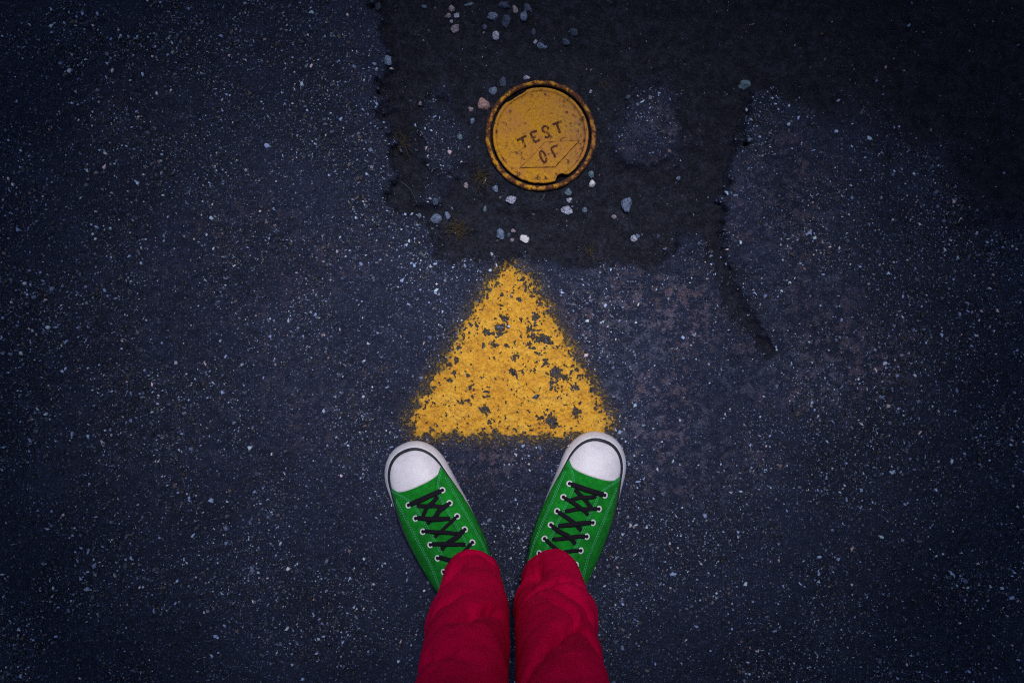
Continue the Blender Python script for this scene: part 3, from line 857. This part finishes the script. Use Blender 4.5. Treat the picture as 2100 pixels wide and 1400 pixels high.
def sneaker(m, tip_px, rz, label, seed):
    rs = random.Random(seed)
    tx_, ty_ = g(*tip_px)
    # upper (canvas vamp and body)
    S = [0.007 + (LSH - 0.009) * (i / 70) ** 1.15 for i in range(71)]
    A = [-1 + 2 * j / 40 for j in range(41)]
    V = [surf(s, a, m) for s in S for a in A]
    up = new_mesh_obj("sneaker", V, grid_faces(len(S), len(A)) + [tuple((len(S) - 1) * 41 + j for j in range(41))[::-1]], M_canvas, None, True)
    up["label"] = label
    up.parent = person
    up.matrix_parent_inverse = PINV
    up.location = (tx_, ty_, 0.001); up.rotation_euler = (0, 0, rz)
    # sole band
    half = [0.0] + [0.0006 + (LSH - 0.0012) * (0.5 - 0.5 * math.cos(math.pi * i / 60)) for i in range(61)] + [LSH]
    out = [(cshift(s) * m + hw(s), -s) for s in half] + [(cshift(s) * m - hw(s), -s) for s in half[::-1][1:-1]]
    ss = half + half[::-1][1:-1]
    n = len(out)
    nr = []
    for i in range(n):
        a_, b_ = out[(i - 1) % n], out[(i + 1) % n]
        d = Vector((b_[0] - a_[0], b_[1] - a_[1])).normalized()
        nr.append(Vector((-d.y, d.x)))
    cxm = sum(nr[i].x * out[i][0] for i in range(n))
    sg = 1 if cxm > 0 else -1
    lv = [(-.0020, 0.0), (0.0, .0012), (.0008, .009), (.0002, .017), (-.0014, .0225), (-.30, .0262), (-.62, .0280), (-1.0, .0288), (-1.06, .024)]
    V = []; gr = []
    for off, z in lv:
        for i in range(n):
            o_ = off if abs(off) < .01 else off * (max(.003, inset(ss[i])) + 0.0002) + (-.0014 if off == -.30 else 0)
            if abs(off) < .01 and ss[i] < .05 and .004 < z < .02: o_ += 0.0006 * (1 - ss[i] / .05)
            zz = z if z < .02 else z + 0.004 * max(0, 1 - ss[i] / .05) * (z - .02) / .009
            V.append((out[i][0] + nr[i].x * sg * o_, out[i][1] + nr[i].y * sg * o_, zz))
            gr.append(max(0.0, 0.75 - (z / .02) * .5) if z < .022 else (0.32 if z < .028 else .15))
    F = grid_faces(len(lv), n, True) + [tuple(range(n))]
    sole = new_mesh_obj("rubber_sole", V, F, M_rubber, up, True)
    at = sole.data.attributes.new("grime", 'FLOAT', 'POINT'); at.data.foreach_set("value", gr)
    # groove line along the band + navy stripe
    def ringpath(k, zadd):
        P = []
        for i in range(n):
            o_ = -k * (max(.0016, inset(ss[i])) + 0.0002)
            zz = .0290 + 0.004 * max(0, 1 - ss[i] / .05) + zadd
            P.append(Vector((out[i][0] + nr[i].x * sg * o_, out[i][1] + nr[i].y * sg * o_, zz)))
        return P
    P = ringpath(0.90, 0.0008)
    v, f = tube(P + [P[0], P[1]], 0.0021, 0.0018, K=6, cap=False)
    new_mesh_obj("sole_stripe", v, f, M_stripe, up, True)
    # toe cap
    def capback(a): return 0.0605 - 0.0125 * abs(a) ** 2.2
    V = []
    NS, NA = 22, 40
    for i in range(NS + 1):
        for j in range(NA + 1):
            a = -0.93 + 1.86 * j / NA
            s0 = 0.0095
            s = s0 + (capback(a) - s0) * i / NS
            V.append(surf(s, a, m, 0.0013))
    for j in range(NA + 1):
        a = -0.93 + 1.86 * j / NA
        V.append(surf(capback(a) + 0.0006, a, m, -0.0006))
    capo = new_mesh_obj("toe_cap", V, grid_faces(NS + 2, NA + 1), M_rubber, up, True)
    add_float(capo, "grime", 0.22)
    # tongue
    V = []
    for i in range(30):
        s = 0.072 + 0.118 * i / 29
        for j in range(11):
            lat = -0.0165 + 0.033 * j / 10
            V.append(surf(s, a_of(lat, s), m, 0.0007 + 0.0008 * math.cos((j / 10 - .5) * math.pi)))
    new_mesh_obj("tongue", V, grid_faces(30, 11), M_canvas, up, True)
    # quarter panels carrying the eyelets
    def bI(s):
        t = min(1.0, max(0.0, (s - 0.049) / 0.034))
        return 0.0148 + (hwu(s) * 0.975 - 0.0148) * (1 - t) ** 1.5
    for side in (-1, 1):
        stitches = []
        V = []
        SS = [0.049 + (LSH - 0.004 - 0.049) * i / 80 for i in range(81)]
        NA = 16
        for s in SS:
            a0 = abs(a_of(bI(s), s))
            row = [surf(s, side * (a0 - 0.004), m, 0.0002)]
            for j in range(NA + 1):
                a = a0 + (0.985 - a0) * j / NA
                row.append(surf(s, side * a, m, 0.0019))
            V += row
        new_mesh_obj("quarter_panel", V, grid_faces(len(SS), NA + 2), M_canvas, up, True)
        # stitch runs
        def run(fn, s0, s1, cnt):
            pts = []
            for i in range(cnt + 1):
                s = s0 + (s1 - s0) * i / cnt
                pts.append(surf(s, side * min(.97, abs(a_of(fn(s), s))), m, 0.00215))
            # dashes by arc length
            acc = 0.0; dash = 0.0026; gap = 0.0011; cur = 0.0; seg = []
            for i in range(cnt):
                L = (pts[i + 1] - pts[i]).length
                if (acc % (dash + gap)) < dash: seg.append(pts[i])
                else:
                    if len(seg) > 1: stitches.append(tube(seg, 0.00042, 0.0003, K=5))
                    seg = []
                acc += L
            if len(seg) > 1: stitches.append(tube(seg, 0.00042, 0.0003, K=5))
        run(lambda s: bI(s) + 0.0020, 0.050, 0.185, 420)
        run(lambda s: bI(s) + 0.0042, 0.052, 0.185, 420)
        run(lambda s: 0.0365, 0.066, 0.215, 420)
        run(lambda s: 0.0385, 0.069, 0.215, 420)
        v, f = merge(stitches)
        so = new_mesh_obj("stitching", v, f, M_stitch, up)
        so["kind"] = "stuff"
    # eyelets
    ES = [0.080 + 0.0202 * i for i in range(6)]
    LAT = 0.0255
    tor = None
    for side in (-1, 1):
        for s in ES:
            p = surf(s, a_of(side * LAT, s), m, 0.0020)
            q = surf(s, a_of(side * LAT, s), m, 0.0060)
            nrm = (q - p).normalized()
            if tor is None:
                V = []; N1, N2 = 20, 8
                for i in range(N1):
                    t = i / N1 * 2 * math.pi
                    for j in range(N2):
                        u = j / N2 * 2 * math.pi
                        rr = 0.0036 + 0.00115 * math.cos(u)
                        V.append((rr * math.cos(t), rr * math.sin(t), 0.0008 * math.sin(u)))
                F = [(i * N2 + j, ((i + 1) % N1) * N2 + j, ((i + 1) % N1) * N2 + (j + 1) % N2, i * N2 + (j + 1) % N2) for i in range(N1) for j in range(N2)]
                b = len(V)
                V += [(0.0028 * math.cos(i / 12 * 6.2832), 0.0028 * math.sin(i / 12 * 6.2832), 0.0001) for i in range(12)]
                F.append(tuple(b + i for i in range(12)))
                eo = new_mesh_obj("eyelet", V, F, M_eyelet, up, True)
                eo.data.materials.append(M_hole)
                eo.data.polygons[len(F) - 1].material_index = 1
                tor = eo.data
            else:
                eo = bpy.data.objects.new("eyelet", tor); COL.objects.link(eo); eo.parent = up
            eo.location = p + nrm * 0.0004
            eo.rotation_mode = 'QUATERNION'
            eo.rotation_quaternion = nrm.to_track_quat('Z', 'Y')
    # laces
    def lace(pts, w=0.0029, h=0.0011):
        # pts: (s, lat, off)
        P = []; Nn = []
        M_ = 26
        ts = np.linspace(0, 1, len(pts))
        for t in np.linspace(0, 1, M_):
            s = float(np.interp(t, ts, [q[0] for q in pts])); lat = float(np.interp(t, ts, [q[1] for q in pts])); off = float(np.interp(t, ts, [q[2] for q in pts]))
            a = a_of(lat, s)
            p = surf(s, a, m, off)
            P.append(p); Nn.append((surf(s, a, m, off + .004) - p).normalized())
        # smooth
        for _ in range(2):
            P = [P[0]] + [(P[i - 1] + P[i] * 2 + P[i + 1]) / 4 for i in range(1, M_ - 1)] + [P[-1]]
        v, f = tube(P, w, h, Nn, K=8)
        new_mesh_obj("lace", v, f, M_lace, up, True)
    j = lambda k: rs.uniform(-k, k)
    lace([(ES[0], -LAT, .0012), (ES[0], -LAT + .005, .0040), (ES[0] + .001 + j(.002), 0, .0062), (ES[0], LAT - .005, .0040), (ES[0], LAT, .0012)], 0.0036)
    # crossed pair under the bar, down in the throat
    for k, side in enumerate((-1, 1)):
        lace([(ES[0] + .005, side * .0155, .0016), (ES[0] + .010, side * .006, .0034 + .0016 * k), (ES[0] + .014 + j(.001), -side * .005, .0036 + .0014 * k), (ES[1] + .001, -side * .0155, .0014)], 0.0030, 0.0012)
    for i in range(1, 6):
        order = (-1, 1) if rs.random() < .5 else (1, -1)
        for k, side in enumerate(order):
            s0 = ES[i]
            outer = (side == -m)
            run_ = (.0165 if outer else .0100) + j(.0028)
            hi = .0046 if k == 0 else .0074
            pts = [(s0, side * LAT, .0010), (s0 + .0012, side * (LAT - .0055), .0042), (s0 + run_ * .38 + j(.0012), side * (.0095 + j(.002)), hi - .0008),
                   (s0 + run_ * .72 + j(.0015), -side * (.001 + j(.003)), hi), (s0 + run_ + j(.001), -side * .0105, .0034), (s0 + run_ + .002, -side * .0158, .0010)]
            lace(pts, 0.0029 + j(.0005), 0.0013)
    return up

sl = sneaker(+1, (829.0, 909.5), R(24.0), "green sneaker pointing to the left of the triangle base", 3)
sr = sneaker(-1, (1237.5, 888.0), R(-18.0), "green sneaker touching the right corner of the triangle", 8)

# ------------------------------------------------------------------ trousers
def leg_rings(cx0, side, seed):
    NT, NV = 112, 230
    V = []
    th = np.arange(NT) / NT * 2 * np.pi            # 0 = +x, pi/2 = +y (front)
    sy = np.sin(th); cx_ = np.cos(th)
    for i in range(NV):
        t = i / (NV - 1)
        # hem follows the instep: high in front, low behind
        hem = 0.056 + 0.036 * sy
        zt = 0.84
        z = hem + (zt - hem) * (t ** 1.35)
        zc = float(np.mean(z))
        rx = np.interp(z, [.04, .09, .14, .20, .30, .40, .47, .60, .84], [.0425, .0412, .0445, .0476, .0482, .0474, .0470, .0470, .074])
        ry = np.interp(z, [.04, .09, .14, .20, .30, .40, .47, .60, .84], [.0560, .0530, .0530, .0540, .0550, .0540, .0530, .0530, .085])
        cx = np.interp(z, [.05, .12, .20, .47, .60, .84], [cx0 * 1.04, cx0 * 1.02, cx0 * .975, cx0 * .935, cx0 * .91, cx0 * 1.55])
        cy = np.interp(z, [.05, .10, .20, .47, .84], [-.340, -.338, -.345, -.350, -.355])
        d = np.zeros(NT)
        for (z0, phi, slope, amp, wid, aw) in FOLDS[side]:
            dphi = (th - phi + np.pi) % (2 * np.pi) - np.pi
            win = np.exp(-(dphi / aw) ** 2)
            zw = z + (fbm(th * 1.7 + seed * 5 + z0 * 40, z * 9 + seed, 131 + seed, 3) - 0.5) * 0.055
            u = (zw - (z0 + slope * dphi)) / wid
            prof = np.exp(-u * u) if amp > 0 else np.exp(-np.abs(u) ** 1.5 * np.where(u > 0, 0.6, 1.3))
            d += (1.3 if amp > 0 else 1.9) * amp * win * prof
        nz = fbm(th * 2.2 + seed * 7 + 30, z * 16 + seed, 101 + seed, 3) - 0.5
        # periodic blend of the noise
        wgt = np.clip(th / (2 * np.pi), 0, 1)
        nz2 = fbm((th + 2 * np.pi) * 2.2 + seed * 7 + 30, z * 16 + seed, 101 + seed, 3) - 0.5
        nzb = nz2 * (1 - wgt) + nz * wgt
        d += nzb * 0.005
        rid = 1 - 2 * np.abs(fbm(th * 1.1 + z * 9 + seed * 3 + 60, z * 26 - th * 0.8 + 50, 151 + seed, 2) - 0.5)
        d += (rid - 0.75) * 0.0018 * np.clip(sy + 0.3, 0, 1)
        if side == 1:
            d += 0.0065 * np.exp(-((z - .235) / .05) ** 2) * np.clip(cx_, 0, 1) ** 1.5
        px_ = cx + (rx + d) * np.sign(cx_) * np.abs(cx_) ** .95
        py_ = cy + (ry + d) * np.sign(sy) * np.abs(sy) ** .95
        if i == 0 or i == 1:      # rolled edge
            k = 0.0 if i == 1 else -0.0022
            px_ = px_ + k * cx_; py_ = py_ + k * sy
        V.append(np.stack([px_, py_, z], 1))
    return np.concatenate(V), grid_faces(NV, NT, True)
F90 = math.pi / 2
FOLDS = {   # z0, angle, slope, amp, width, angular width
 0: [(.172, F90 + .70, .03, -.0095, .028, .45), (.225, F90 - .25, .01, .0050, .040, .9), (.300, F90 + .55, .02, -.0050, .011, .55), (.385, F90 - .05, .04, -.0075, .022, .38),
     (.320, F90 - .70, .075, -.0075, .014, .45), (.440, F90 - .2, -.03, .0050, .050, .9), (.500, F90 + .5, -.06, -.0060, .018, .6), (.112, F90 - .2, .0, -.0022, .012, .9), (.26, math.pi, .03, .004, .02, .7)],
 1: [(.165, F90 + .60, -.03, -.0110, .045, .45), (.150, F90 - .35, .0, .0035, .035, .6), (.240, F90 - .20, .035, -.0065, .012, .85), (.300, F90 - .60, -.03, -.0070, .012, .6), (.268, F90 - .3, .02, .0035, .018, .8),
     (.370, F90 - .45, -.085, -.0075, .014, .70), (.450, F90 + .05, .100, -.0080, .017, .75), (.530, F90 - .4, .05, .0050, .040, .8), (.16, math.pi, .03, .004, .018, .7)],
}
v0, f0 = leg_rings(-0.0538, 0, 1)
v1, f1 = leg_rings(0.0532, 1, 2)
# pelvis
V = []; NP = 48
for z, rx, ry, cy in ((.76, .155, .088, -.355), (.80, .162, .100, -.357), (.86, .168, .112, -.360), (.92, .165, .112, -.358), (.98, .150, .102, -.352), (1.02, .143, .096, -.350), (1.02, .135, .088, -.350), (1.0, .10, .06, -.35)):
    for j in range(NP):
        a = j / NP * 2 * math.pi
        V.append((rx * math.cos(a), cy + ry * math.sin(a), z))
vp = np.array(V); fp = grid_faces(8, NP, True) + [tuple(range(NP))[::-1], tuple(7 * NP + j for j in range(NP))]
Vt, Ft = merge([(list(map(tuple, v0)), f0), (list(map(tuple, v1)), f1), (list(map(tuple, vp)), fp)])
tr = new_mesh_obj("trousers", Vt, Ft, M_denim, None, True)
tr.parent = person; tr.matrix_parent_inverse = PINV
# hem seam thread rings
# body inside the clothes
V = []; parts = []
for cx0 in (-0.054, 0.054):
    path = [Vector((cx0 * 1.1, -.335, .05)), Vector((cx0, -.342, .12)), Vector((cx0 * .95, -.348, .3)), Vector((cx0 * .9, -.350, .50)), Vector((cx0 * 1.45, -.355, .80)), Vector((cx0 * 1.3, -.355, .95))]
    rad = [.028, .028, .032, .030, .045, .04]
    V = []
    for p, r in zip(path, rad):
        for j in range(16):
            a = j / 16 * 2 * math.pi
            V.append((p.x + r * math.cos(a), p.y + r * math.sin(a), p.z))
    parts.append((V, grid_faces(6, 16, True) + [tuple(range(16))[::-1], tuple(80 + j for j in range(16))]))
v, f = merge(parts)
bo = new_mesh_obj("body", v, f, M_skin, None, True)
bo.parent = person; bo.matrix_parent_inverse = PINV

# ------------------------------------------------------------------ added unseen tree blocking the sun: an opening in its crown shapes the light
tree = empty("added_shade_tree", (3.3, 3.0, 0.0))
tag(tree, "added broadleaf tree, out of view, with an opening that shapes the light", "tree")
TINV = Matrix.Translation((3.3, 3.0, 0.0)).inverted()
GAPC = g(1050, 720); GAPR = (0.475, 0.37)  # leaf opening placed so the ground darkens towards the edges of the view
n = 42000
ux = rng.normal(size=(n, 3)); ux /= np.linalg.norm(ux, axis=1)[:, None]
rad = rng.random(n) ** (1 / 2.6)
LC = np.array([0.7, 1.6, 4.2])
P = LC + ux * rad[:, None] * np.array([4.6, 4.4, 0.75])
lump_n = fbm(P[:, 0] * 1.1 + 20, P[:, 1] * 1.1 + 20, 201, 3)
P[:, 2] += (lump_n - 0.5) * 0.8
sdv = np.array(sun_dir)
tt = P[:, 2] / sdv[2]
Q = P - sdv[None] * tt[:, None]                   # where the sun ray through the leaf meets the ground
ang = np.arctan2(Q[:, 1] - GAPC[1], Q[:, 0] - GAPC[0])
dd = np.hypot((Q[:, 0] - GAPC[0]) / GAPR[0], (Q[:, 1] - GAPC[1]) / GAPR[1]) + (fbm(Q[:, 0] * 4 + 9, Q[:, 1] * 4 + 9, 207, 2) - 0.5) * 0.4
P = P[dd > 1.0]; n = len(P)
a1 = rng.normal(size=(n, 3)); a1 /= np.linalg.norm(a1, axis=1)[:, None]
a2 = np.cross(a1, rng.normal(size=(n, 3)) * 0.6 + np.array([0, 0, 1.0])); a2 /= np.linalg.norm(a2, axis=1)[:, None]
ln = rng.uniform(.06, .11, n)[:, None]; wd = ln * 0.42
V = np.stack([P - a1 * ln, P + a2 * wd - a1 * ln * .1, P + a1 * ln, P - a2 * wd - a1 * ln * .1], 1).reshape(-1, 3)
added_crown = mesh_from_arrays("added_crown", V, np.arange(n * 4).reshape(-1, 4), M_leaf)
added_crown.parent = tree; added_crown.matrix_parent_inverse = TINV
def limb(path, r0, r1, K=12):
    V = []; npt = len(path)
    for i, p in enumerate(path):
        p = Vector(p); t = (Vector(path[min(i + 1, npt - 1)]) - Vector(path[max(i - 1, 0)])).normalized()
        sd_ = t.cross(Vector((0.3, 0.9, 0.1))).normalized(); up2 = sd_.cross(t)
        r = r0 + (r1 - r0) * i / (npt - 1)
        for j in range(K):
            q = j / K * 2 * math.pi; rr = r * (1 + 0.12 * math.sin(3 * q + i))
            V.append(p + sd_ * rr * math.cos(q) + up2 * rr * math.sin(q))
    return V, grid_faces(npt, K, True)
tb = [limb([(3.3, 3.0, -.1), (3.28, 2.98, .15), (3.25, 2.95, .9), (3.1, 2.85, 1.9), (2.8, 2.7, 3.0), (2.4, 2.5, 4.1)], .24, .10),
      limb([(3.1, 2.85, 1.9), (3.6, 2.2, 2.9), (4.0, 1.4, 3.8), (4.1, .6, 4.2)], .11, .03), limb([(2.95, 2.78, 2.5), (2.0, 3.3, 3.4), (.8, 3.6, 4.0), (-.6, 3.4, 4.3)], .10, .03),
      limb([(2.8, 2.7, 3.0), (3.2, 3.8, 3.8), (3.0, 4.8, 4.2)], .08, .03), limb([(2.4, 2.5, 4.1), (2.2, 1.0, 4.3), (2.0, -.8, 4.4)], .08, .03), limb([(-.6, 3.4, 4.3), (-1.8, 2.2, 4.4), (-2.3, .8, 4.4)], .05, .02)]
v, f = merge(tb)
trk = new_mesh_obj("added_trunk", v, f, M_bark, None, True)
trk.parent = tree; trk.matrix_parent_inverse = TINV
